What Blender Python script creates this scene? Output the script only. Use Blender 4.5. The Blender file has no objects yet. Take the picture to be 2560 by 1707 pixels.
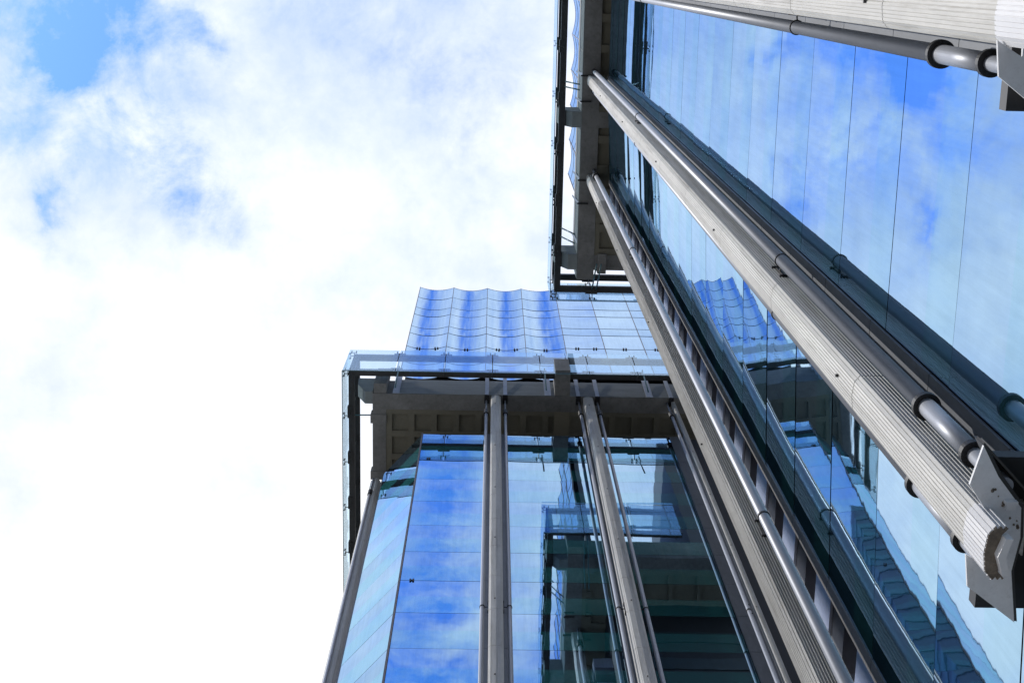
import bpy, math, random
from mathutils import Matrix, Vector
random.seed(7)
S = bpy.context.scene
COL = S.collection

# ------------------------------------------------------------------ camera
cd = bpy.data.cameras.new("camera"); cam = bpy.data.objects.new("camera", cd); COL.objects.link(cam)
S.camera = cam
cd.sensor_fit = 'HORIZONTAL'; cd.sensor_width = 36.0; cd.lens = 52.45
cd.clip_start = 0.1; cd.clip_end = 3000
R0 = (0.99974036, 0.01698482, 0.01518977)      # world X in camera right, down, forward
R1 = (-0.02013374, 0.97060655, 0.23982817)
R2 = (-0.01066985, -0.24007172, 0.97069651)
cam.matrix_world = Matrix(((R0[0], -R0[1], -R0[2], 0), (R1[0], -R1[1], -R1[2], 0), (R2[0], -R2[1], -R2[2], 0), (0, 0, 0, 1)))

# ------------------------------------------------------------------ sun, sky, exposure
SUN_EL, SUN_AZ = 44.0, 188.0     # azimuth measured from +X towards +Y: the sun stands at -X
sl = bpy.data.lights.new("sun", 'SUN'); sun = bpy.data.objects.new("sun", sl); COL.objects.link(sun)
sl.energy = 2.6; sl.angle = math.radians(0.5); sl.color = (1.0, 0.965, 0.91)
sd = Vector((math.cos(math.radians(SUN_EL)) * math.cos(math.radians(SUN_AZ)), math.cos(math.radians(SUN_EL)) * math.sin(math.radians(SUN_AZ)), math.sin(math.radians(SUN_EL))))
sun.rotation_euler = sd.to_track_quat('Z', 'Y').to_euler()
S.view_settings.view_transform = 'Standard'; S.view_settings.look = 'None'
S.view_settings.exposure = 0.0; S.view_settings.gamma = 1.0

W = bpy.data.worlds.new("World"); S.world = W; W.use_nodes = True
nt = W.node_tree; nt.nodes.clear()
class NT:
    def __init__(s, t): s.t = t
    def n(s, typ, **kw):
        nd = s.t.nodes.new(typ)
        for k, v in kw.items():
            if k.startswith('i_'):
                key = k[2:]; key = int(key) if key.isdigit() else key
                nd.inputs[key].default_value = v
            else: setattr(nd, k, v)
        return nd
    def l(s, a, b): s.t.links.new(a, b)
    def math(s, op, a, b=None, c=None, clamp=False):
        nd = s.t.nodes.new('ShaderNodeMath'); nd.operation = op; nd.use_clamp = clamp
        for i, v in enumerate((a, b, c)):
            if v is None: continue
            if isinstance(v, (int, float)): nd.inputs[i].default_value = v
            else: s.l(v, nd.inputs[i])
        return nd.outputs[0]
    def mixc(s, f, a, b, blend='MIX'):
        nd = s.t.nodes.new('ShaderNodeMix'); nd.data_type = 'RGBA'; nd.blend_type = blend
        for i, v in ((0, f), (6, a), (7, b)):
            if isinstance(v, (int, float)): nd.inputs[i].default_value = v
            elif isinstance(v, tuple): nd.inputs[i].default_value = v if len(v) == 4 else v + (1,)
            else: s.l(v, nd.inputs[i])
        return nd.outputs[2]
    def ramp(s, fac, *st):
        nd = s.t.nodes.new('ShaderNodeValToRGB'); e = nd.color_ramp.elements
        while len(e) < len(st): e.new(0.5)
        for i, (p, c) in enumerate(st):
            e[i].position = p; e[i].color = (c, c, c, 1) if isinstance(c, (int, float)) else tuple(c) + (1,)
        s.l(fac, nd.inputs[0]); return nd.outputs[0]
    def noise(s, vec, scale, detail=4, rough=0.5, dist=0.0):
        nd = s.n('ShaderNodeTexNoise'); nd.inputs['Scale'].default_value = scale; nd.inputs['Detail'].default_value = detail
        nd.inputs['Roughness'].default_value = rough; nd.inputs['Distortion'].default_value = dist
        if vec is not None: s.l(vec, nd.inputs['Vector'])
        return nd.outputs['Fac']
    def mapping(s, vec, loc=(0, 0, 0), scale=(1, 1, 1), rot=(0, 0, 0)):
        nd = s.n('ShaderNodeMapping'); nd.inputs['Location'].default_value = loc; nd.inputs['Scale'].default_value = scale
        nd.inputs['Rotation'].default_value = rot; s.l(vec, nd.inputs[0]); return nd.outputs[0]

w = NT(nt)
sky = w.n('ShaderNodeTexSky'); sky.sky_type = 'NISHITA'; sky.sun_disc = False
sky.sun_elevation = math.radians(SUN_EL); sky.sun_rotation = math.radians(90.0 - SUN_AZ); sky.ozone_density = 2.0
tc = w.n('ShaderNodeTexCoord')
sep = w.n('ShaderNodeSeparateXYZ'); w.l(tc.outputs['Generated'], sep.inputs[0])
zc = w.math('MAXIMUM', sep.outputs[2], 0.06)
u = w.math('DIVIDE', sep.outputs[0], zc); v = w.math('DIVIDE', sep.outputs[1], zc)
comb = w.n('ShaderNodeCombineXYZ'); w.l(u, comb.inputs[0]); w.l(v, comb.inputs[1])
P = comb.outputs[0]
wx = w.noise(P, 7.0, 8, 0.62); wy = w.noise(w.mapping(P, (4.1, 2.7, 0)), 7.0, 8, 0.62)
uu = w.math('ADD', u, w.math('MULTIPLY', w.math('SUBTRACT', wx, 0.5), 0.13))
vv = w.math('ADD', v, w.math('MULTIPLY', w.math('SUBTRACT', wy, 0.5), 0.13))
# openings in the cloud deck: centre (x/z, y/z), radii, rotation (deg), depth
HOLES = [(-.258, .006, .044, .050, -20, .92), (-.272, .066, .022, .024, 0, .75), (-.235, .085, .085, .055, 25, .34), (-.200, .148, .040, .018, 40, .36),
         (-.190, .048, .020, .012, 20, .5), (-.292, .153, .009, .014, 0, .6), (-.095, .035, .075, .050, 20, .17), (-.035, .10, .045, .04, 0, .16), (-.33, .11, .05, .03, 30, .3),
         (-.005, -.23, .055, .07, 0, .72), (-.045, -.36, .040, .10, 4, .62), (-.09, -.47, .06, .06, 20, .62), (.01, -.52, .05, .05, 0, .4), (-.34, -.42, .12, .16, 0, .8), (.24, -.30, .05, .10, 20, .8), (-.40, -.10, .10, .09, 30, .8),
         (.45, .15, .15, .12, 0, .7), (.30, .60, .15, .12, 10, .7), (-.7, -.5, .22, .2, 0, 1.0), (.4, -.7, .3, .2, 0, 1.0), (-.1, -1.0, .4, .25, 0, .9), (-.6, .7, .2, .15, 0, .8)]
acc = None
for (hx, hy, rx, ry, rot, dep) in HOLES:
    c, s_ = math.cos(math.radians(rot)), math.sin(math.radians(rot))
    dx = w.math('SUBTRACT', uu, hx); dy = w.math('SUBTRACT', vv, hy)
    a = w.math('DIVIDE', w.math('ADD', w.math('MULTIPLY', dx, c), w.math('MULTIPLY', dy, s_)), rx)
    b = w.math('DIVIDE', w.math('SUBTRACT', w.math('MULTIPLY', dy, c), w.math('MULTIPLY', dx, s_)), ry)
    r2 = w.math('ADD', w.math('MULTIPLY', a, a), w.math('MULTIPLY', b, b))
    g = w.math('MULTIPLY', w.math('EXPONENT', w.math('MULTIPLY', r2, -0.8)), dep)
    acc = g if acc is None else w.math('ADD', acc, g)
wisp = w.noise(P, 16.0, 9, 0.66, 0.3)
soft = w.noise(w.mapping(P, (1.3, 5.2, 0)), 5.0, 6, 0.58)
# thin blue veils all over the deck
veil = w.math('MULTIPLY', w.math('SUBTRACT', w.math('ADD', w.math('MULTIPLY', soft, .6), w.math('MULTIPLY', wisp, .4)), 0.48, clamp=True), 1.6)
fadev = w.math('SUBTRACT', 1.0, w.math('MULTIPLY', w.math('SUBTRACT', v, 0.10, clamp=True), 6.0), clamp=True)
veil = w.math('MULTIPLY', veil, fadev)
wis2 = w.noise(w.mapping(P, (2.2, 8.1, 0)), 42.0, 8, 0.62)
grain = w.math('ADD', w.math('MULTIPLY', w.math('SUBTRACT', wisp, 0.5), 2.3), w.math('MULTIPLY', w.math('SUBTRACT', wis2, 0.5), 1.0))
amt = w.math('MINIMUM', w.math('ADD', w.math('MULTIPLY', acc, 1.6), 0.05), 0.85)
tot = w.math('ADD', w.math('ADD', acc, w.math('MULTIPLY', grain, amt)), veil)
blue = w.ramp(tot, (0.02, 0.0), (0.30, 0.26), (0.62, 0.62), (1.05, 1.0))
SKYT = w.mixc(1.0, sky.outputs[0], (1.35, 2.28, 3.85), 'MULTIPLY')
cn = w.math('ADD', w.noise(w.mapping(P, (9, 3, 0)), 8.0, 9, 0.6), w.math('MULTIPLY', w.math('MAXIMUM', v, 0.0), 0.55))
cl = w.mixc(w.ramp(cn, (0.40, 0.0), (0.76, 1.0)), (7.6, 8.7, 11.0), (12.4, 12.5, 12.7))
hz = w.math('ADD', 0.42, w.math('MULTIPLY', w.math('MAXIMUM', sep.outputs[2], 0.0), 0.60))
clh = w.n('ShaderNodeVectorMath', operation='SCALE'); w.l(cl, clh.inputs[0]); w.l(hz, clh.inputs['Scale'])
skyc = w.mixc(blue, clh.outputs[0], SKYT)
bg = w.n('ShaderNodeBackground'); bg.inputs['Strength'].default_value = 0.1; w.l(skyc, bg.inputs[0])
out = w.n('ShaderNodeOutputWorld'); w.l(bg.outputs[0], out.inputs[0])

# ------------------------------------------------------------------ materials
def mat(name):
    m = bpy.data.materials.new(name); m.use_nodes = True; m.node_tree.nodes.clear()
    t = NT(m.node_tree); o = t.n('ShaderNodeOutputMaterial'); return m, t, o
def pbr(name, col, rough=0.6, metal=0.0, var=0.25, scale=1.2, stretch=(1, 1, 1), bump=0.0, bscale=30, dirt=0.0, spec=0.5):
    m, t, o = mat(name)
    tcn = t.n('ShaderNodeTexCoord'); gp = t.n('ShaderNodeNewGeometry').outputs['Position']
    p = t.mapping(gp, scale=stretch)
    n1 = t.noise(p, scale, 6, 0.6); n2 = t.noise(p, scale * 9, 4, 0.6)
    f = t.math('ADD', t.math('MULTIPLY', n1, 0.7), t.math('MULTIPLY', n2, 0.3))
    f = t.ramp(f, (0.32, 0.0), (0.68, 1.0))
    lo = tuple(c * (1 - var) for c in col); hi = tuple(min(1, c * (1 + var * .6)) for c in col)
    c = t.mixc(f, lo, hi)
    if dirt > 0:
        sp = t.noise(t.mapping(gp, scale=(stretch[0] * 3, stretch[1] * 3, stretch[2] * .35)), scale * 2.2, 7, 0.7)
        c = t.mixc(t.math('MULTIPLY', t.ramp(sp, (0.52, 0.0), (0.75, 1.0)), dirt), c, (col[0] * .42, col[1] * .40, col[2] * .36))
    b = t.n('ShaderNodeBsdfPrincipled'); t.l(c, b.inputs['Base Color']); b.inputs['Roughness'].default_value = rough
    b.inputs['Metallic'].default_value = metal; b.inputs['Specular IOR Level'].default_value = spec
    if bump:
        bn = t.n('ShaderNodeBump'); bn.inputs['Strength'].default_value = bump; bn.inputs['Distance'].default_value = 0.02
        t.l(t.noise(p, bscale, 5, 0.6), bn.inputs['Height']); t.l(bn.outputs[0], b.inputs['Normal'])
    t.l(b.outputs[0], o.inputs[0]); return m
M_CLAD = pbr("fluted_cladding", (0.68, 0.672, 0.65), 0.6, 0.0, 0.18, 1.1, (1, 1, .25), 0.15, 40, 0.8)
M_CAP = pbr("cap_metal", (0.80, 0.80, 0.82), 0.4, 0.0, 0.08, 1.5, (1, 1, .4), 0.05)
M_PIPE = pbr("pipe_metal", (0.36, 0.38, 0.43), 0.48, 0.35, 0.12, 1.5, (1, 1, .2), 0.05, 20, 0.25)
M_STRIP = pbr("strip_metal", (0.17, 0.18, 0.20), 0.42, 0.3, 0.3, .35, (1, 1, .5), 0.05, 10, 0.3)
M_EDGE = pbr("edge_metal", (0.21, 0.205, 0.20), 0.45, 0.3, 0.2, .8, (1, 1, .4), 0.05, 10, 0.2)
M_DARK = pbr("dark_steel", (0.055, 0.053, 0.052), 0.55, 0.0, 0.2, 1.0)
M_BLACK = pbr("black_rubber_and_shade", (0.012, 0.012, 0.014), 0.5, 0.0, 0.2, 1.0)
M_CONC = pbr("concrete", (0.245, 0.242, 0.232), 0.8, 0.0, 0.35, .45, (1, 1, 1), 0.25, 12, 0.45)
M_CORB = pbr("pale_concrete", (0.27, 0.30, 0.30), 0.75, 0.0, 0.2, 1.0, (1, 1, 1), 0.2, 12, 0.2)
M_FASC = pbr("fascia_panels", (0.22, 0.235, 0.235), 0.6, 0.0, 0.3, .5, (.25, .25, 3), 0.15, 14, 0.4)
M_SOFF = pbr("soffit_paint", (0.215, 0.20, 0.152), 0.85, 0.0, 0.16, .6, (1, 1, 1), 0.1, 6, 0.25)
M_FIN = pbr("fin_metal", (0.40, 0.43, 0.50), 0.4, 0.2, 0.15, 2.0, (1, 1, 1), 0.05, 10, 0.3)
M_SHOE = pbr("painted_plate", (0.80, 0.81, 0.84), 0.5, 0.0, 0.12, 1.5, (1, 1, 1), 0.35, 6, 0.3)
M_RUST = pbr("rusty_edge", (0.20, 0.165, 0.13), 0.8, 0.0, 0.5, 9, (1, 1, 1), 0.4, 30)
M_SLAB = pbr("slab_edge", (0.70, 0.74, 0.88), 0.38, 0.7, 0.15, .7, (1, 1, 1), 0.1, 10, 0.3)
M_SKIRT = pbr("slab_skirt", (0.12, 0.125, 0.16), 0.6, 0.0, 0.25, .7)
M_INNER = pbr("dark_interior", (0.012, 0.013, 0.018), 0.6, 0.0, 0.3, .5)
M_GROUND = pbr("pale_paving", (0.34, 0.335, 0.32), 0.8, 0.0, 0.2, .3, (1, 1, 1), 0.1, 8)
M_BRASS = pbr("mullion_metal", (0.20, 0.17, 0.16), 0.5, 0.4, 0.2, 2)

M_JOINT = pbr("sealant", (0.22, 0.29, 0.42), 0.6)
def glass(name, body, tint, refl, wav=0.012, wscale=(.9, .9, .22), body2=None):
    """mirror-coated facade glass: dark body colour seen through a tinted reflection"""
    m, t, o = mat(name)
    gp = t.n('ShaderNodeNewGeometry').outputs['Position']
    oi = t.n('ShaderNodeObjectInfo').outputs['Random']
    off = t.n('ShaderNodeCombineXYZ'); t.l(t.math('MULTIPLY', oi, 57.0), off.inputs[0]); t.l(t.math('MULTIPLY', oi, 31.0), off.inputs[2])
    va = t.n('ShaderNodeVectorMath', operation='ADD'); t.l(gp, va.inputs[0]); t.l(off.outputs[0], va.inputs[1])
    p = va.outputs[0]
    h = t.math('ADD', t.math('MULTIPLY', t.noise(t.mapping(p, scale=wscale), 1.0, 2, 0.4), 1.0), t.math('MULTIPLY', t.noise(t.mapping(p, scale=(wscale[0] * 3, wscale[1] * 3, wscale[2] * 6)), 1.0, 1, 0.4), 0.10))
    bn = t.n('ShaderNodeBump'); bn.inputs['Strength'].default_value = 1.0; bn.inputs['Distance'].default_value = wav
    t.l(h, bn.inputs['Height'])
    df = t.n('ShaderNodeBsdfDiffuse'); df.inputs[0].default_value = body + (1,)
    gl = t.n('ShaderNodeBsdfGlossy'); gl.inputs['Roughness'].default_value = 0.015
    tn = t.mixc(t.ramp(oi, (0.0, 0.0), (1.0, 1.0)), tint, (tint[0] * .86, tint[1] * .91, tint[2] * .95)); t.l(tn, gl.inputs[0])
    t.l(bn.outputs[0], gl.inputs['Normal'])
    lw = t.n('ShaderNodeLayerWeight'); lw.inputs[0].default_value = 0.35; 
    f = t.math('ADD', refl + 0.07, t.math('MULTIPLY', lw.outputs['Facing'], 0.24), clamp=True)
    stk = t.noise(t.mapping(gp, scale=(5, 5, .35)), 1.0, 6, 0.65); dust = t.noise(t.mapping(gp, scale=(.4, .4, .9)), 1.0, 5, 0.6)
    f = t.math('SUBTRACT', f, t.math('MULTIPLY', t.ramp(t.math('ADD', t.math('MULTIPLY', stk, .6), t.math('MULTIPLY', dust, .4)), (0.42, 0.0), (0.68, 1.0)), 0.11), clamp=True)
    mx = t.n('ShaderNodeMixShader'); t.l(f, mx.inputs[0]); t.l(df.outputs[0], mx.inputs[1]); t.l(gl.outputs[0], mx.inputs[2])
    t.l(mx.outputs[0], o.inputs[0]); return m
M_VIS = glass("vision_glass", (0.010, 0.012, 0.020), (0.54, 0.75, 0.95), 0.62, 0.0022)
M_SPA = glass("spandrel_glass", (0.045, 0.32, 0.33), (0.52, 0.76, 0.93), 0.60, 0.0022)
M_RGL = glass("wing_glass", (0.012, 0.035, 0.06), (0.53, 0.73, 0.94), 0.62, 0.0022, (.5, .5, .5))
M_RGS = glass("wing_glass_low", (0.014, 0.055, 0.075), (0.505, 0.735, 0.925), 0.61, 0.0022, (.5, .5, .5))
M_CGL = glass("crown_glass", (0.01, 0.03, 0.07), (0.56, 0.74, 0.96), 0.64, 0.003, (.8, .8, .3))
def clear_glass(name, tint, refl):
    m, t, o = mat(name)
    tr = t.n('ShaderNodeBsdfTransparent'); tr.inputs[0].default_value = tint + (1,)
    gl = t.n('ShaderNodeBsdfGlossy'); gl.inputs['Roughness'].default_value = 0.02; gl.inputs[0].default_value = (.75, .88, 1, 1)
    df = t.n('ShaderNodeBsdfDiffuse'); df.inputs[0].default_value = (0.55, 0.75, 0.85, 1)
    a = t.n('ShaderNodeMixShader'); a.inputs[0].default_value = 0.04; t.l(tr.outputs[0], a.inputs[1]); t.l(df.outputs[0], a.inputs[2])
    b = t.n('ShaderNodeMixShader'); b.inputs[0].default_value = refl; t.l(a.outputs[0], b.inputs[1]); t.l(gl.outputs[0], b.inputs[2])
    t.l(b.outputs[0], o.inputs[0]); return m
M_CLR = clear_glass("canopy_glass", (0.87, 0.95, 0.99), 0.26)
M_GEDGE = pbr("glass_edge", (0.10, 0.20, 0.22), 0.3)

# ------------------------------------------------------------------ mesh helpers
class MB:
    def __init__(s): s.v = []; s.f = []; s.mi = []; s.sm = []
    def face(s, idx, mi=0, sm=False): s.f.append(idx); s.mi.append(mi); s.sm.append(sm)
    def box(s, x0, x1, y0, y1, z0, z1, mi=0):
        x0, x1 = min(x0, x1), max(x0, x1); y0, y1 = min(y0, y1), max(y0, y1); z0, z1 = min(z0, z1), max(z0, z1)
        b = len(s.v)
        s.v += [(x0, y0, z0), (x1, y0, z0), (x1, y1, z0), (x0, y1, z0), (x0, y0, z1), (x1, y0, z1), (x1, y1, z1), (x0, y1, z1)]
        for q in ((0, 3, 2, 1), (4, 5, 6, 7), (0, 1, 5, 4), (1, 2, 6, 5), (2, 3, 7, 6), (3, 0, 4, 7)): s.face(tuple(b + i for i in q), mi)
        return s
    def prism(s, pts, vec, mi=0):
        """polygon of 3D points extruded along vec"""
        n = len(pts); b = len(s.v); vec = Vector(vec)
        s.v += [tuple(Vector(p)) for p in pts] + [tuple(Vector(p) + vec) for p in pts]
        s.face(tuple(b + i for i in reversed(range(n))), mi); s.face(tuple(b + n + i for i in range(n)), mi)
        for i in range(n): j = (i + 1) % n; s.face((b + i, b + j, b + n + j, b + n + i), mi)
        return s
    def tube(s, p, q, r, n=16, mi=0, r2=None, caps=True):
        p, q = Vector(p), Vector(q); d = (q - p).normalized(); a = d.orthogonal().normalized(); c = d.cross(a)
        r2 = r if r2 is None else r2; b = len(s.v)
        for (o, rr) in ((p, r), (q, r2)):
            for i in range(n):
                t = 2 * math.pi * i / n; s.v.append(tuple(o + a * (rr * math.cos(t)) + c * (rr * math.sin(t))))
        for i in range(n): j = (i + 1) % n; s.face((b + i, b + j, b + n + j, b + n + i), mi, True)
        if caps: s.face(tuple(b + i for i in reversed(range(n))), mi); s.face(tuple(b + n + i for i in range(n)), mi)
        return s
    def ring(s, p, ax, r_out, r_in, h, n=28, mi=0):
        """flat annular collar"""
        p = Vector(p); d = Vector(ax).normalized(); a = d.orthogonal().normalized(); c = d.cross(a); b = len(s.v)
        for (rr, hh) in ((r_out, 0), (r_out, h), (r_in, h), (r_in, 0)):
            for i in range(n):
                t = 2 * math.pi * i / n; s.v.append(tuple(p + d * hh + a * (rr * math.cos(t)) + c * (rr * math.sin(t))))
        for k in range(4):
            for i in range(n):
                j = (i + 1) % n; k2 = (k + 1) % 4
                s.face((b + k * n + i, b + k * n + j, b + k2 * n + j, b + k2 * n + i), mi)
        return s
    def bar(s, p, q, w_, h_, up=(0, 0, 1), mi=0):
        p, q = Vector(p), Vector(q); d = (q - p).normalized(); up = Vector(up); sd_ = d.cross(up).normalized(); u2 = sd_.cross(d).normalized()
        pts = [p + sd_ * a * w_ / 2 + u2 * b_ * h_ / 2 for a, b_ in ((-1, -1), (1, -1), (1, 1), (-1, 1))]
        return s.prism(pts, q - p, mi)
    def build(s, name, mats, parent=None, k=None):
        if k or (parent is not None and parent.get('cam_scale')):
            k = k or parent['cam_scale']; s.v = [(a * k, b * k, c * k) for a, b, c in s.v]  # vertices scaled about the camera, which stands at the origin
        me = bpy.data.meshes.new(name); me.from_pydata(s.v, [], s.f)
        for m in (mats if isinstance(mats, (list, tuple)) else [mats]): me.materials.append(m)
        me.polygons.foreach_set('material_index', s.mi); me.polygons.foreach_set('use_smooth', s.sm); me.update()
        import bmesh
        bm = bmesh.new(); bm.from_mesh(me); bmesh.ops.recalc_face_normals(bm, faces=bm.faces); bm.to_mesh(me); bm.free()
        o = bpy.data.objects.new(name, me); COL.objects.link(o)
        if parent is not None: o.parent = parent
        return o
KF = 100.5 / 95.5       # roof frame and crowns modelled with their underside at 95.5 m; scaled about the camera to 100.5 m
def tag(o, label=None, cat=None, group=None, kind=None):
    if label: o['label'] = label
    if cat: o['category'] = cat
    if group: o['group'] = group
    if kind: o['kind'] = kind
    return o
def empty(name, label, cat, group=None):
    o = bpy.data.objects.new(name, None); COL.objects.link(o); o.empty_display_size = 1; return tag(o, label, cat, group)

# ------------------------------------------------------------------ main sizes (metres, eye at the origin)
GZ = -1.6            # ground
XR = 7.30            # plane of the right wing's glass
YF = 30.2            # plane of the front tower's glass
ZS = 95.5            # underside of the roof frame before its scaling about the camera
ZG = 96.0            # head of the glass
rl = [22.72 + 3.955 * k for k in range(-4, 19)] + [ZG]
fl = [63.2 + 3.93 * k for k in range(-6, 8)] + [ZG]

g = MB(); g.face((0, 1, 2, 3)); g.v = [(-600, -600, GZ), (600, -600, GZ), (600, 600, GZ), (-600, 600, GZ)]
tag(g.build('ground', M_GROUND), 'pale paved ground below the towers', 'ground', kind='structure')

def pane(name, org, ux, width, z0, z1, nrm, mats, parent, amp=0.008, split=None, nu=10, nv=10, concave=0.0):
    kk = parent.get('cam_scale', 1.0)
    """one bowed sheet of glass; ux runs along the wall, nrm points outwards"""
    ux = Vector(ux); nrm = Vector(nrm); org = Vector(org); m = MB()
    a1 = amp * random.uniform(.5, 1.3); tl = random.uniform(-1, 1) * amp * 1.2; tw = random.uniform(-1, 1) * amp * 1.3
    vs = [i / nv for i in range(nv + 1)]
    for b in vs:
        for i in range(nu + 1):
            a = i / nu; P_ = (1 - (2 * a - 1) ** 2); Q = (1 - (2 * b - 1) ** 2)
            d = a1 * P_ * Q + tl * (a - .5) + tw * (b - .5) * 2 - concave * P_
            p = org + ux * (width * a) + nrm * d; m.v.append((p.x * kk, p.y * kk, (z0 + (z1 - z0) * b) * kk))
    for j in range(nv):
        for i in range(nu):
            k = j * (nu + 1) + i
            m.face((k, k + 1, k + nu + 2, k + nu + 1), 1 if (split is not None and (j + .5) / nv < split) else 0, True)
    me = bpy.data.meshes.new(name); me.from_pydata(m.v, [], m.f)
    for mt in mats: me.materials.append(mt)
    me.polygons.foreach_set('material_index', m.mi); me.polygons.foreach_set('use_smooth', m.sm); me.update()
    c = (me.polygons[0].normal).dot(nrm)
    if c < 0: me.flip_normals()
    o = bpy.data.objects.new(name, me); COL.objects.link(o); o.parent = parent; return o

def strip(parent, c, along, nrm, half, levels, th=0.05, mt=None, gap=.03):
    """cladding strip behind a column, with open joints at each storey"""
    m = MB(); along = Vector(along); nrm = Vector(nrm); c = Vector(c)
    for z0, z1 in zip(levels[:-1], levels[1:]):
        pts = [c + along * a * half + Vector((0, 0, z)) for a, z in ((-1, z0 + gap / 2), (1, z0 + gap / 2), (1, z1 - gap / 2), (-1, z1 - gap / 2))]
        m.prism(pts, nrm * th)
    return m.build('cladding_strip', mt or M_STRIP, parent)

# ================================================================== RIGHT WING
rw = empty('tower_wing', 'right-hand wing of blue mirror glass rising close beside the three big fluted columns', 'building')
m = MB(); m.box(XR + .10, 24, -30, 7.9, GZ, ZG); m.box(XR + .42, 24, 7.9, 13.12, GZ, ZG); m.box(XR + 1.6, 24, 13.12, 16.0, GZ, ZG); m.box(XR + 1.6, 24, -30, 16, ZG, ZS * KF + .3)
m.build('wall', M_INNER, rw)
bays = [(-5.6, -.42), (1.18, 6.26)]
J = .035
for (y0, y1) in bays:
    for z0, z1 in zip(rl[1:-1], rl[2:]):
        pane('window_pane', (XR, y0 + J / 2, 0), (0, 1, 0), y1 - y0 - J, z0 + J / 2, z1 - J / 2, (-1, 0, 0), (M_RGL, M_RGS), rw, 0.0045, split=.42)
fd = Vector((.052, 1, 0)).normalized(); fn = Vector((-1, .052, 0)).normalized()       # this bay is turned about three degrees
for z0, z1 in zip(rl[1:-1], rl[2:]):
    pane('window_pane', (XR + .02, 7.88, 0), fd, 4.96, z0 + J / 2, z1 - J / 2, fn, (M_RGL, M_RGS), rw, 0.006, split=.42)
for yc in (.38, 7.07): strip(rw, (XR, yc, 0), (0, 1, 0), (-1, 0, 0), .80, [z + .9 for z in rl[:-1]] + [ZG], .06)
# narrow edge strip and the open recess beyond it with a slab edge at each storey
strip(rw, (XR + .285, 12.99, 0), (0, 1, 0), (-1, 0, 0), .15, rl, .04, M_EDGE, .02)
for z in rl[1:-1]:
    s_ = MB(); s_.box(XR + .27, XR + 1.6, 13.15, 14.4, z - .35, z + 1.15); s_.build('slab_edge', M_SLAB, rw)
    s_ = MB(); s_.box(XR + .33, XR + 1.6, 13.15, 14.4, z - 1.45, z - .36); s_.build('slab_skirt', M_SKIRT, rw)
# end wall that faces the front tower
m = MB()
for k, z in enumerate(rl[:-1]): m.box(XR + 1.65, 23.5, 16.0, 16.05, z + .1, z + 1.9)
m.build('end_panels', pbr("end_panels", (0.012, 0.03, 0.033), 0.5), rw)
# rough bits left where trim was removed beside the nearest column
random.seed(3)
for k in range(22):
    y = random.uniform(1.12, 1.20); z = 20 + k * .62 + random.uniform(-.15, .15)
    MB().box(XR - .10, XR - .062, y - .03, y + .03, z, z + random.uniform(.08, .28)).build('bolt', M_CAP, rw)

# ================================================================== FRONT TOWER
ft = empty('glass_tower', 'front tower of blue mirror glass with teal spandrels and a chamfered left corner', 'building')
CX = -4.39; ex, ey = -7.0, 33.1
m = MB()
core = [(CX + .06, YF + .12), (22, YF + .12), (22, 60), (ex + .1, 60), (ex + .1, ey + .06)]
m.prism([(x, y, GZ) for x, y in core], (0, 0, ZG - GZ)); m.box(-5, 22, 34.5, 60, ZG, ZS * KF + .3); m.build('wall', M_INNER, ft)
for (x0, x1) in ((CX + .05, -.07), (1.11, 6.39), (7.57, 12.24)):
    for z0, z1 in zip(fl[:-1], fl[1:]):
        pane('window_pane', (x0 + J / 2, YF, 0), (1, 0, 0), x1 - x0 - J, z0 + J / 2, z1 - J / 2, (0, -1, 0), (M_VIS, M_SPA), ft, 0.004, split=.5)
dv = Vector((ex - CX, ey - YF, 0)); dl = dv.length; dn = dv.normalized(); cn = Vector((-dn.y, dn.x, 0)); cn = cn if cn.x < 0 else -cn
for z0, z1 in zip(fl[:-1], fl[1:]):
    pane('window_pane', Vector((CX, YF, 0)) + dn * .05, dn, dl - .08, z0 + J / 2, z1 - J / 2, cn, (M_VIS, M_SPA), ft, 0.004, split=.5)
for xc in (.52, 6.98, 12.83): strip(ft, (xc, YF, 0), (1, 0, 0), (0, -1, 0), .58, fl, .06)
MB().box(CX - .05, CX + .05, YF - .05, YF + .05, GZ, ZG).build('corner_mullion', M_BRASS, ft)
m = MB()
for z0, z1 in zip(fl[:-1], fl[1:]): m.box(ex - .06, ex + .1, ey + .05, 60, z0 + .02, z1 - .02)
m.build('side_panels', M_STRIP, ft)
# small dark lifting clips on the joints
for (x, z) in ((-3.75, fl[8]), (-3.75, fl[-2])):
    c = MB(); c.box(x - .12, x - .03, YF - .06, YF - .02, z - .12, z + .12); c.box(x + .03, x + .12, YF - .06, YF - .02, z - .12, z + .12); c.box(x - .03, x + .03, YF - .05, YF - .02, z - .03, z + .03)
    c.build('clip', M_BLACK, ft)

# ================================================================== ADDED DARK BLOCK (out of view behind the viewer, put there to darken the mirror glass)
ot = empty('reflection_block', 'added dark navy block out of view behind the viewer, darkening reflections in the mirror glass', 'building')
m = MB(); m.box(-80, -28, -70, -15, GZ, 196); m.build('wall', pbr("navy_block", (0.018, 0.045, 0.12), 0.35, 0, .3, .2), ot)
MB_BAND = pbr("blue_band", (0.02, 0.11, 0.17), 0.3)
for k in range(47):
    m = MB(); m.box(-80.1, -27.9, -70.1, -14.9, 4.1 * k + 1.4, 4.1 * k + 3.0); m.build('block_band', MB_BAND, ot)
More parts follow.
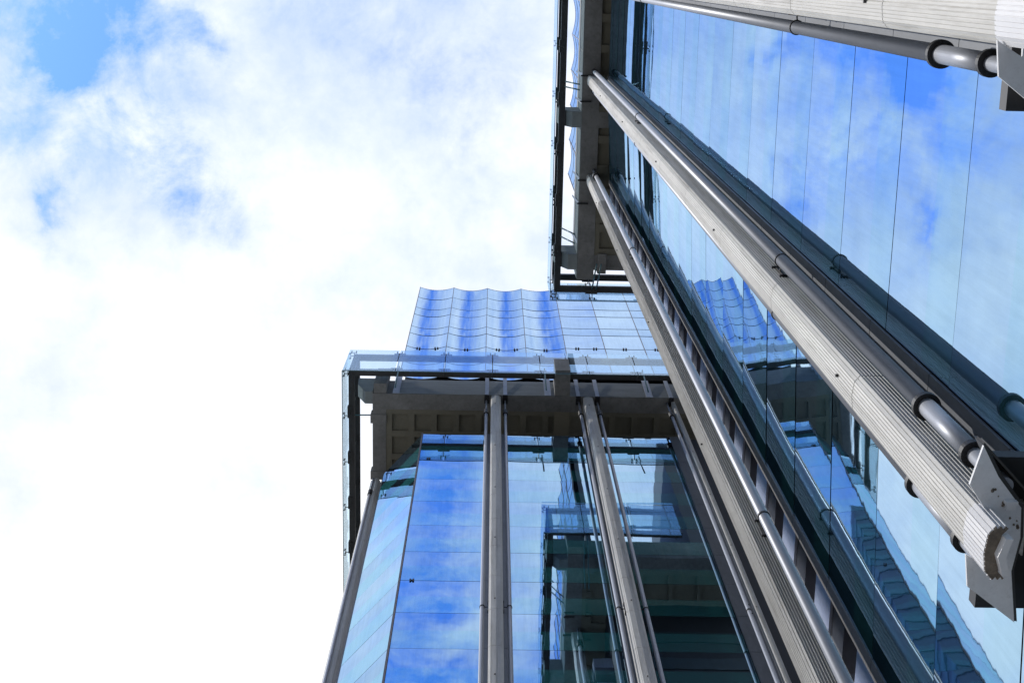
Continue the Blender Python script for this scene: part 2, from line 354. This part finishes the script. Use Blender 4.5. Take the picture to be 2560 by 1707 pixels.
# ================================================================== COLUMNS
def section():
    """fluted outline: u along the wall, w outwards"""
    pts = [(-.35, -.38), (-.35, .27), (-.24, .36), (0, .39), (.24, .36), (.35, .27), (.35, -.38)]
    out = []
    for (a, b) in zip(pts[:-1], pts[1:]):
        a, b = Vector(a), Vector(b); L = (b - a).length; side = abs(b.x - a.x) < .01
        n = max(2, round(L / (.062 if side else .06))); d = (b - a) / n; nn = Vector((-d.y, d.x)).normalized()
        prof = ((0.0, -.004), (.22, 0), (.44, -.022), (.66, -.038), (.86, -.022)) if side else ((0.0, 0), (.74, 0), (.80, -.014), (.94, -.014))
        for i in range(n):
            o = a + d * i
            for t, h in prof: out.append(o + d * t + nn * h)
    out.append(Vector(pts[-1])); out.append(Vector((.35, -.40))); out.append(Vector((-.35, -.40)))
    return out
SEC = section()
SHELL = [Vector((.30, .08)), Vector((-.30, .08))]
SHELL = [p for p in SEC if p.y >= .13] + [Vector((.33, .12)), Vector((.24, .20)), Vector((0, .235)), Vector((-.24, .20)), Vector((-.33, .12))]
def loft(m, c, along, nrm, zs, mi=0, sc=1.0, SEC=SEC):
    """stack of section rings at heights; zs = [(z, scale)]"""
    along, nrm, c = Vector(along), Vector(nrm), Vector(c); b = len(m.v); n = len(SEC)
    for (z, s) in zs:
        for p in SEC:
            q = c + along * (p.x * s * sc) + nrm * (p.y * s * sc); m.v.append((q.x, q.y, z))
    for k in range(len(zs) - 1):
        for i in range(n):
            j = (i + 1) % n; m.face((b + k * n + i, b + k * n + j, b + (k + 1) * n + j, b + (k + 1) * n + i), mi)
    m.face(tuple(b + i for i in reversed(range(n))), mi); m.face(tuple(b + (len(zs) - 1) * n + i for i in range(n)), mi)
def column(x, y, along, nrm, zb, zt, joints, pipe_off, label, pipes=(-1, 1), near=False, pr=.095, clampz=(), po=0.0, cap=None, sc=1.0, dz=0.0):
    root = empty('fluted_column', label, 'column', 'fluted columns with pipes along the towers'); root['kind'] = 'thing'
    root.location = (0, 0, 0)
    A, N = Vector(along), Vector(nrm); c = Vector((x, y, 0))
    m = MB(); zs = [(zb, 1.0)]
    for j in joints:
        if zb + .5 < j < zt - .5: zs += [(j - .022, 1.0), (j - .018, .965), (j + .018, .965), (j + .022, 1.0)]
    zs.append((zt, 1.0)); loft(m, c, A, N, zs, sc=sc); m.build('shaft', M_CLAD, root)
    if cap: 
        m = MB(); loft(m, c, A, N, [(cap, 1.03), (zb + .02, 1.03)], sc=sc, SEC=SHELL); m.build('base_cap', M_CAP, root)
        m = MB(); loft(m, c, A, N, [(cap - .02, 1.0), (cap - .003, 1.0)], sc=sc, SEC=SHELL); m.build('cap_rim', M_RUST, root)
        # folded lug under the cap
        q = lambda a, b_, z: tuple(c + A * a + N * b_ + Vector((0, 0, z)))
        m = MB(); m.prism([q(-.24, .10, cap + .04), q(-.24, .19, cap + .04), q(0, .27, cap + .04), q(.24, .19, cap + .04), q(.24, .10, cap + .04), q(0, .17, cap + .04)], (0, 0, -.20))
        m.build('base_lug', M_CAP, root)
    for s in pipes:
        pc = c + A * (s * pipe_off) + N * po; m = MB()
        P0 = lambda z: (pc.x, pc.y, z)
        if near:
            m.tube(P0(21.7 + dz), P0(zt - 1.0), .142, 24); m.tube(P0(19.4 + dz), P0(21.7 + dz), .142, 24); m.tube(P0(18.05 + dz), P0(19.4 + dz), .110, 24)
            p = m.build('drain_pipe', M_PIPE, root)
            for z, r in ((21.6, .215), (19.3, .19)): MB().ring(P0(z + dz), (0, 0, 1), r, .10, .12).build('collar', M_BLACK, p)
        else:
            m.tube(P0(GZ), P0(zt - 3.2), pr, 18); m.tube(P0(zt - 3.2), P0(zt), pr * .6, 12); p = m.build('drain_pipe', M_PIPE, root)
            MB().ring(P0(zt - 3.4), (0, 0, 1), pr * 1.7, pr * .6, .8, 18).build('collar', M_BLACK, p)
        if near:
            MB().ring(P0(zt - 1.2), (0, 0, 1), .19, .06, .7, 18).build('collar', M_BLACK, p)
        for z in clampz:
            k = MB(); rr = (.142 if near else pr); k.ring(P0(z), (0, 0, 1), rr + .025, rr - .01, .07, 20)
            a0 = pc + Vector((0, 0, z + .035)); a1 = c + A * (s * .36) + N * po + Vector((0, 0, z + .035)) + N * .02
            k.bar(a0 - A * (s * rr), a1, .03, .05)
            k.bar(a1 - Vector((0, 0, .55)), a1 + Vector((0, 0, .55)), .05, .04, up=A)
            for zz in (-.5, .5): k.tube(a1 + Vector((0, 0, zz)) - N * .10, a1 + Vector((0, 0, zz)) + N * .10, .035, 8)
            k.build('clamp', M_BLACK, p)
    # small bolts on the shaft
    for z in [j + 1.1 for j in joints][::2]:
        if z < zt - 2: MB().tube(c - A * 0.05 + N * .36 * sc + Vector((0, 0, z)), c - A * 0.05 + N * .43 * sc + Vector((0, 0, z)), .03, 8).build('bolt', M_DARK, root)
    return root
rj = [24.4 + 7.7 * k for k in range(0, 9)]
Yp = (0, 1, 0); Xm = (-1, 0, 0); Xp = (1, 0, 0); Ym = (0, -1, 0)
ZT = ZS * KF
column(6.58, .40, Yp, Xm, 18.8, ZT, rj, .65, 'nearest fluted column, running along the top edge of the view to the upper-right corner', near=True, clampz=(33.4, 68.4), cap=17.75, po=-.06, dz=.85)
column(6.58, 6.87, Yp, Xm, 18.1, ZT, rj, .62, 'big diagonal fluted column with white base cap and steel foot plate at lower right', near=True, clampz=(33.4, 68.4), cap=17.30, po=-.06)
column(6.74, 13.48, Yp, Xm, 8, ZT, [j * 1.03 for j in rj] + [17.35, 9.4], .65, 'fluted column beside the dark recess with ladder-like slab edges', near=False, pr=.138, clampz=(34.4, 70.5), po=-.07)
fj = [z + 1.3 for z in fl[::1]]
FCOL = ((.52, 'straight upright fluted column on the front tower left of centre, seen head-on'), (6.98, 'fluted column standing before the dark reflection on the front tower'),
        (12.83, 'half-hidden fluted column tucked behind the big columns at the inner corner'))
for x, lab in FCOL:
    if x < 12: column(x, 29.1, Xp, Ym, GZ, ZT, fj, .65, lab, near=False, clampz=(65.4, 31.0), sc=.98, pr=.105)
    else: column(12.94, 29.1, Xp, Ym, GZ, ZT, fj, .42, lab, pipes=(-1,), near=False, clampz=(65.4, 31.0), sc=.38, pr=.105)
LC = (-7.80, 35.15)
column(LC[0], LC[1], Vector((-.86, .5, 0)).normalized(), Vector((-.5, -.86, 0)).normalized(), GZ, ZT - .6, fj, .0, 'slender fluted column at the far left corner with a dark pipe down its middle', pipes=(1,), near=False, pr=.09, po=.42, sc=.95)

# ---- steel foot plates that carry the two nearest columns
def shoe(yc, label, z=17.95):
    root = empty('foot_bracket', label, 'bracket', 'steel foot brackets under the near columns')
    dy = yc - 6.87
    pl = [(6.28, 5.69), (6.15, 6.21), (6.48, 6.68), (6.52, 7.36), (6.19, 7.16), (6.25, 7.60), (6.91, 8.09), (6.80, 7.38), (6.87, 6.92), (6.84, 6.51), (6.51, 6.10)]
    m = MB(); m.prism([(x, y + dy, z) for x, y in pl], (0, 0, .05)); m.build('lower_plate', M_SHOE, root)
    m = MB(); m.prism([(x + .004, y + dy, z + .052) for x, y in [(6.91, 8.09), (6.80, 7.38), (6.87, 6.92), (6.84, 6.51), (6.51, 6.10), (6.28, 5.69), (6.32, 5.68), (6.56, 6.08), (6.89, 6.49), (6.92, 6.92), (6.85, 7.38), (6.96, 8.1)]], (0, 0, .35)); m.build('side_web', M_DARK, root)
    m = MB(); m.box(6.5, XR - .07, 5.95 + dy, 8.05 + dy, z + .36, z + .62); m.build('hollow', M_BLACK, root)  # solid black block stands in for the shaded inside of the bracket
    m = MB(); m.bar((6.30, 5.68 + dy, z + .2), (XR, 6.70 + dy, z + .2), .03, .28); m.build('upper_flange', M_DARK, root)
    m = MB(); m.box(6.62, 6.74, 6.42 + dy, 6.52 + dy, z - .08, z - .002); m.box(6.60, 6.76, 6.40 + dy, 6.44 + dy, z - .10, z - .004); m.build('lug', M_CAP, root)
    m = MB(); random.seed(11)
    for k in range(16):
        t = random.random(); x = 6.42 + .38 * t + random.uniform(-.02, .02); y = 6.2 + .55 * t + dy + random.uniform(-.04, .04); r = random.uniform(.008, .03)
        m.prism([(x + r * math.cos(a), y + r * math.sin(a), z - .012) for a in (0, 1.3, 2.4, 3.9, 5.1)], (0, 0, .011))
    m.build('flaking_paint', M_RUST, root)
    return root
shoe(6.87, 'grey steel foot plate with flaking paint and a black block for its dark hollow under the diagonal column')
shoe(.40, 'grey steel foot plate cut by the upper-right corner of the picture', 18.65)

# ================================================================== ROOF FRAMES
def corbel(parent, base, out_dir, side, half, z0=ZS, reach=(.6, 1.45)):
    """sloping-ended cantilever block: base = middle of its root"""
    b = Vector(base); o = Vector(out_dir); s = Vector(side)
    prof = [(0, 0), (reach[0], 0), (reach[1] * .93, 1.7), (reach[1], 3.3), (0, 3.3)]
    m = MB(); m.prism([b + o * a - s * half + Vector((0, 0, z0 - b.z + h)) for a, h in prof], s * half * 2); return m.build('corbel', M_CORB, parent)
# --- right wing frame
rf = empty('roof_frame', 'dark concrete roof frame with corbels overhanging the right wing, seen from below', 'roof frame', 'concrete roof frames on the towers'); rf['cam_scale'] = KF
m = MB(); m.box(5.65, 6.72, -30, 19.35, ZS, ZS + 3.4); m.build('edge_beam', [M_CONC], rf)
m = MB(); m.box(5.60, 5.648, -30, 19.3, ZS + .03, ZS + 5.4); m.build('fascia', M_CORB, rf)
m = MB(); m.box(6.72, 20, 17.72, 18.72, ZS + .02, ZS + 3.0); m.box(6.95, 7.5, 17.6, 18.9, ZS - .25, ZS + 1.5); m.build('end_beam', M_CONC, rf)
m = MB(); m.box(6.72, XR + .5, 8.5, 9.5, ZS - .02, ZS + 1.0); m.box(6.72, XR + .5, -4.4, -3.4, ZS - .02, ZS + 1.0); m.build('cross_beam', M_CONC, rf)
m = MB(); m.box(6.72, 20, -30, 17.72, ZS + .25, ZS + .6)
for y in [-28 + 1.9 * k for k in range(24)]: m.box(6.72, 7.42, y, y + .5, ZS + .03, ZS + .25)
for y in (13.4, 15.2, 17.3): m.box(6.72, 20, y, y + .4, ZS + .03, ZS + .25)
for x in (6.72, 8.6, 10.6, 12.6, 14.6): m.box(x, x + .3, 13.4, 17.72, ZS + .05, ZS + .25)
m.build('soffit', M_SOFF, rf)
for y in (-3.9, 9.0, 18.2): corbel(rf, (5.63, y, 0), (-1, 0, 0), (0, 1, 0), .5)
m = MB()
for y in (6.23, 7.84, 12.85, 14.35, .0): m.box(5.50, 6.2, y - .05, y + .05, ZS - .12, ZS - .02); 
m.build('tie_bar', M_BLACK, rf)
m = MB()
for y in (6.2, 7.9, 12.8, 14.4, 16.9): m.prism([(5.60, y - .12, ZS + .1), (5.60, y + .12, ZS + .1), (5.38, y + .05, ZS + 3.8), (5.38, y - .05, ZS + 3.8)], (.02, 0, 0))
m.build('bracket_plate', M_FIN, rf)
# --- front frame
ff = empty('roof_frame', 'dark concrete roof frame with a coffered soffit across the head of the front tower', 'roof frame', 'concrete roof frames on the towers'); ff['cam_scale'] = KF
m = MB(); m.box(-6.8, 22, 27.32, 28.38, ZS, ZS + 3.3); m.build('edge_beam', M_CONC, ff)
m = MB(); m.box(-6.2, 22, 27.29, 27.317, ZS + .04, ZS + 3.5); m.build('fascia', M_FASC, ff)
m = MB(); m.box(-7.7, -6.803, 27.3, 33.3, ZS - .003, ZS + 3.2); m.box(-7.84, -6.78, 28.75, 29.35, ZS - .10, ZS + 1.0); m.box(-7.85, -6.7, 32.75, 33.32, ZS - .05, ZS + 1.0); m.build('side_beam', M_CONC, ff)
m = MB(); m.box(4.42, 5.42, 25.5, 27.28, ZS + .02, ZS + 3.0); m.build('cantilever', M_CONC, ff)
m = MB(); m.box(4.42, 5.42, 28.38, 33, ZS - .02, ZS + .2); m.build('cross_beam', pbr("painted_beam", (0.25, 0.225, 0.165), 0.85, 0, .15, .6, (1, 1, 1), .1), ff)
m = MB(); m.box(-7.62, -6.78, 26.62, 27.28, ZS + .005, ZS + 3.9); m.build('corner_block', M_CONC, ff)
corbel(ff, (-7.7, 27.6, 0), (-1, 0, 0), (0, 1, 0), .42, ZS + .01, (.5, 1.2))
m = MB(); m.box(-6.8, 22, 28.38, 58, ZS + .20, ZS + .6)
xs = [-6.8] + [-6.4 + 1.49 * k for k in range(20)]
m.box(-6.8, -6.4, 28.38, 34, ZS + .02, ZS + .32)
for k in range(19):
    x = -5.3 + 1.49 * k; m.box(x, x + .39, 28.70, 34, ZS + .022, ZS + .32)
for (y0, y1) in ((28.38, 28.70), (29.88, 30.28), (31.5, 31.9), (33.1, 33.5)): m.box(-6.4, 22, y0, y1, ZS + .024, ZS + .32)
m.build('soffit', M_SOFF, ff)
def plate(x, wide=.13, top=None):
    m = MB(); m.prism([(x - wide, 27.28, ZS + .02), (x + wide, 27.28, ZS + .02), (x + wide, 27.16, ZS + 3.9), (x - wide, 27.16, ZS + 3.9)], (0, -.03, 0)); m.build('bracket_plate', M_FIN, ff)
for x in (-.10, 1.12, 5.98, 7.26, 12.18, 13.4): plate(x)
for x in (-6.15, 3.96, 10.75): plate(x, .22)
m = MB()
for x in (-.10, 1.12, 5.98, 7.26, 12.18, 13.4): m.box(x - .16, x + .16, 27.25, 27.85, ZS - .12, ZS - .01)
m.build('tie_bar', M_BLACK, ff)

# ================================================================== GLASS CROWNS above the roof
def crown(label, org, along, nrm, nb, levels, zb, depths, back):
    root = empty('rooftop_screen', label, 'glass screen', 'scalloped glass crowns above the roof'); root['cam_scale'] = KF
    along, nrm, org = Vector(along), Vector(nrm), Vector(org); B = 3.1
    for k in range(nb):
        o = org + along * (B * k); d = depths[k] if k < len(depths) else depths[-1]
        for z0, z1 in zip(levels[:-1], levels[1:]):
            pane('glass_panel', o + along * .025, along, B - .05, z0 + .02, z1 - .02, nrm, (M_CGL,), root, .004, None, 12, 4, concave=d)
        r = MB(); p = o; r.bar((p.x, p.y, levels[0]), (p.x, p.y, levels[-1]), .05, .09, up=nrm); r.build('rib', M_BRASS, root)
    for z in levels:
        e = MB(); pr = None
        for k in range(nb):
            d = (depths[k] if k < len(depths) else depths[-1])
            for i in range(11):
                a = i / 10; q = org + along * (B * (k + a)) - nrm * (d * (1 - (2 * a - 1) ** 2) - .012)
                if pr is not None and i: e.bar((pr.x, pr.y, z), (q.x, q.y, z), .018, .018)
                pr = q
        e.build('joint_line', M_JOINT, root)
    c = MB()
    for k in range(nb):
        d = (depths[k] if k < len(depths) else depths[-1])
        for a in ((.3, .75) if k % 2 == 0 else (.5,)):
            q = org + along * (B * (k + a)) + nrm * (.04 - d * (1 - (2 * a - 1) ** 2)); z = levels[2]
            for s in (-.10, .10): c.box(q.x + along.x * s - .055, q.x + along.x * s + .055, q.y + along.y * s - .055, q.y + along.y * s + .055, z - .14, z + .14)
    c.build('clip', M_BLACK, root)
    b = MB(); b.box(*back); b.build('backing_wall', M_INNER, root)
    return root
clv = [104.2, 108.3, 113.0, 117.4, 119.8, 124.2, 126.9, 131.0, 135.2]
crown('scalloped blue glass crown rising behind the roof edge of the front tower', (-6.45, 28.4, 0), (1, 0, 0), (0, -1, 0), 8, clv, 104, (.26, .26, .26, .20, .03, .02, .01, 0.0), (-6.1, 18.3, 28.85, 44, ZS + .7, 134.8))
crown('pale glass crown of the right wing, glimpsed between its roof beam and canopy rail', (6.9, 17.6, 0), (0, -1, 0), (-1, 0, 0), 13, clv, 104, (.25,), (7.35, 7.75, -22.5, 17.2, ZS + .7, 134.8))

MB().box(16.6, 26, -30, 16, ZS * KF + .6, 140).build('sky_blocker', M_INNER, rw)  # added unseen block, cuts off the sky reflected in the front glass
# ================================================================== GLASS CANOPIES
def canopy(label, pts, inward, joints, gh=(100.0, 105.85)):
    """pts: outer glass polyline; inward: rail offset vector per segment; joints: positions along each segment"""
    root = empty('glass_canopy', label, 'canopy', 'glass wind screens on steel rails')
    RZ = (101.3, 105.4); ro = .52
    for si, ((a, b), inn, js) in enumerate(zip(zip(pts[:-1], pts[1:]), inward, joints)):
        a, b = Vector(a + (0,)), Vector(b + (0,)); d = (b - a).normalized(); L = (b - a).length; inn = Vector(inn + (0,))
        cuts = [0.0] + js + [L]
        for k in range(len(cuts) - 1):
            p = a + d * (cuts[k] + .03); q = a + d * (cuts[k + 1] - .03)
            m = MB(); m.prism([(p.x, p.y, gh[0]), (q.x, q.y, gh[0]), (q.x, q.y, gh[1]), (p.x, p.y, gh[1])], inn * .02); m.build('glass_sheet', M_CLR, root)
        e = MB(); e.bar((a.x, a.y, gh[0] - .02), (b.x, b.y, gh[0] - .02), .05, .03); e.build('glass_edge', M_GEDGE, root)
        ra = a + inn * ro; rb = b + inn * ro
        if si > 0 or True:
            pass
        ends = [ra, rb]
        # run the rails into the corners
        if si == 0 and len(pts) > 2: ends[1] = rb - d * ro
        if si > 0: ends[0] = ra + d * ro
        for z, w_ in ((RZ[0], .42), (RZ[1], .42)):
            m = MB(); m.bar((ends[0].x, ends[0].y, z + .2 + si * .003), (ends[1].x + d.x * 0.21, ends[1].y + d.y * 0.21, z + .2 + si * .003), w_, .4)
            for j in js:
                c = a + d * j + inn * (ro - .12); m.bar(c - d * .42 + Vector((0, 0, z + .2)), c + d * .42 + Vector((0, 0, z + .2)), .34, .52)
                c2 = c
            m.build('rail', M_DARK, root)
        for j in [0.35] + js + [L - .35]:
            f = MB(); c = a + d * j
            for z in (gh[0] + .45, gh[1] - .5):
                q0 = c + inn * (ro - .1) + Vector((0, 0, z)); q1 = c + inn * .10 + Vector((0, 0, z))
                f.tube(q0, q1, .03, 6)
                for s1 in (-1, 1):
                    f.tube(q1, q1 + d * (.17 * s1), .022, 6)
                    for s2 in (-1, 1):
                        t = q1 + d * (.17 * s1) + Vector((0, 0, .14 * s2)); f.tube(q1 + d * (.17 * s1), t, .02, 6); f.tube(t - inn * .10, t + inn * .03, .035, 8)
            f.tube(c + inn * (ro - .05) + Vector((0, 0, gh[0] + .3)), c + inn * (ro - .05) + Vector((0, 0, gh[1] - .2)), .03, 6)
            f.build('fitting', M_DARK, root)
    return root
fj_ = [3.6 + 3.38 * k for k in range(8)]
canopy('clear glass wind screen on dark steel rails wrapping the corner of the front tower', [(17.0, 26.97), (-10.17, 26.97), (-10.17, 52.0)], [(0, 1), (1, 0)],
       [[6.6 + 3.38 * k for k in range(6)] , [3.4 + 3.4 * k for k in range(6)]])
canopy('clear glass wind screen on dark steel rails running down the edge of the right wing', [(4.12, -30.0), (4.12, 21.76), (14.0, 21.76)], [(1, 0), (0, -1)],
       [[51.76 - 3.25 - 3.45 * k for k in range(13)][::-1], [2.9, 6.3]])
# corner posts and tie rods
for nm, x, y in (('f', -9.6, 27.5), ('r', 4.68, 21.2)): pass
def ties(label, segs, posts):
    m = MB()
    for a, b in segs: m.tube(a, b, .045, 8)
    for x, y in posts: m.box(x - .2, x + .2, y - .2, y + .2, 101.4, 105.5)
    o = m.build('steel_tie', M_DARK); tag(o, label, 'tie rods'); return o
def tier(label, segs, posts):
    root = empty('tie_rod_set', label, 'tie rods')
    for a, b in segs: MB().tube(a, b, .05, 8).build('rod', M_GEDGE, root)
    for x, y in posts: MB().box(x - .21, x + .21, y - .21, y + .21, 101.75, 105.35).build('post', M_DARK, root)
    return root
tier('thin tie rods and corner post joining the front roof frame to its glass screen', [((-9.5, 30.6, 101.4), (-8.1, 30.4, 100.8)), ((-6.3, 27.3, 97), (-6.3, 27.0, 101.4)), ((3.9, 27.3, 97), (3.9, 27.0, 101.4)), ((10.8, 27.3, 97), (10.8, 27.0, 101.4))], [(-9.62, 27.5)])
tier('thin tie rods and corner post joining the right roof frame to its glass screen', [((4.8, 7.0, 101), (5.6, 7.0, 98.5)), ((4.8, 7.35, 101), (5.6, 7.35, 98.5)), ((4.8, 16.9, 101), (5.6, 16.9, 98.5)), ((4.8, 17.5, 101), (5.6, 17.5, 98.5)), ((7.05, 18.7, 97.5), (7.05, 21.4, 101.5)), ((7.35, 18.7, 97.5), (7.35, 21.4, 101.5))], [(4.66, 21.2)])
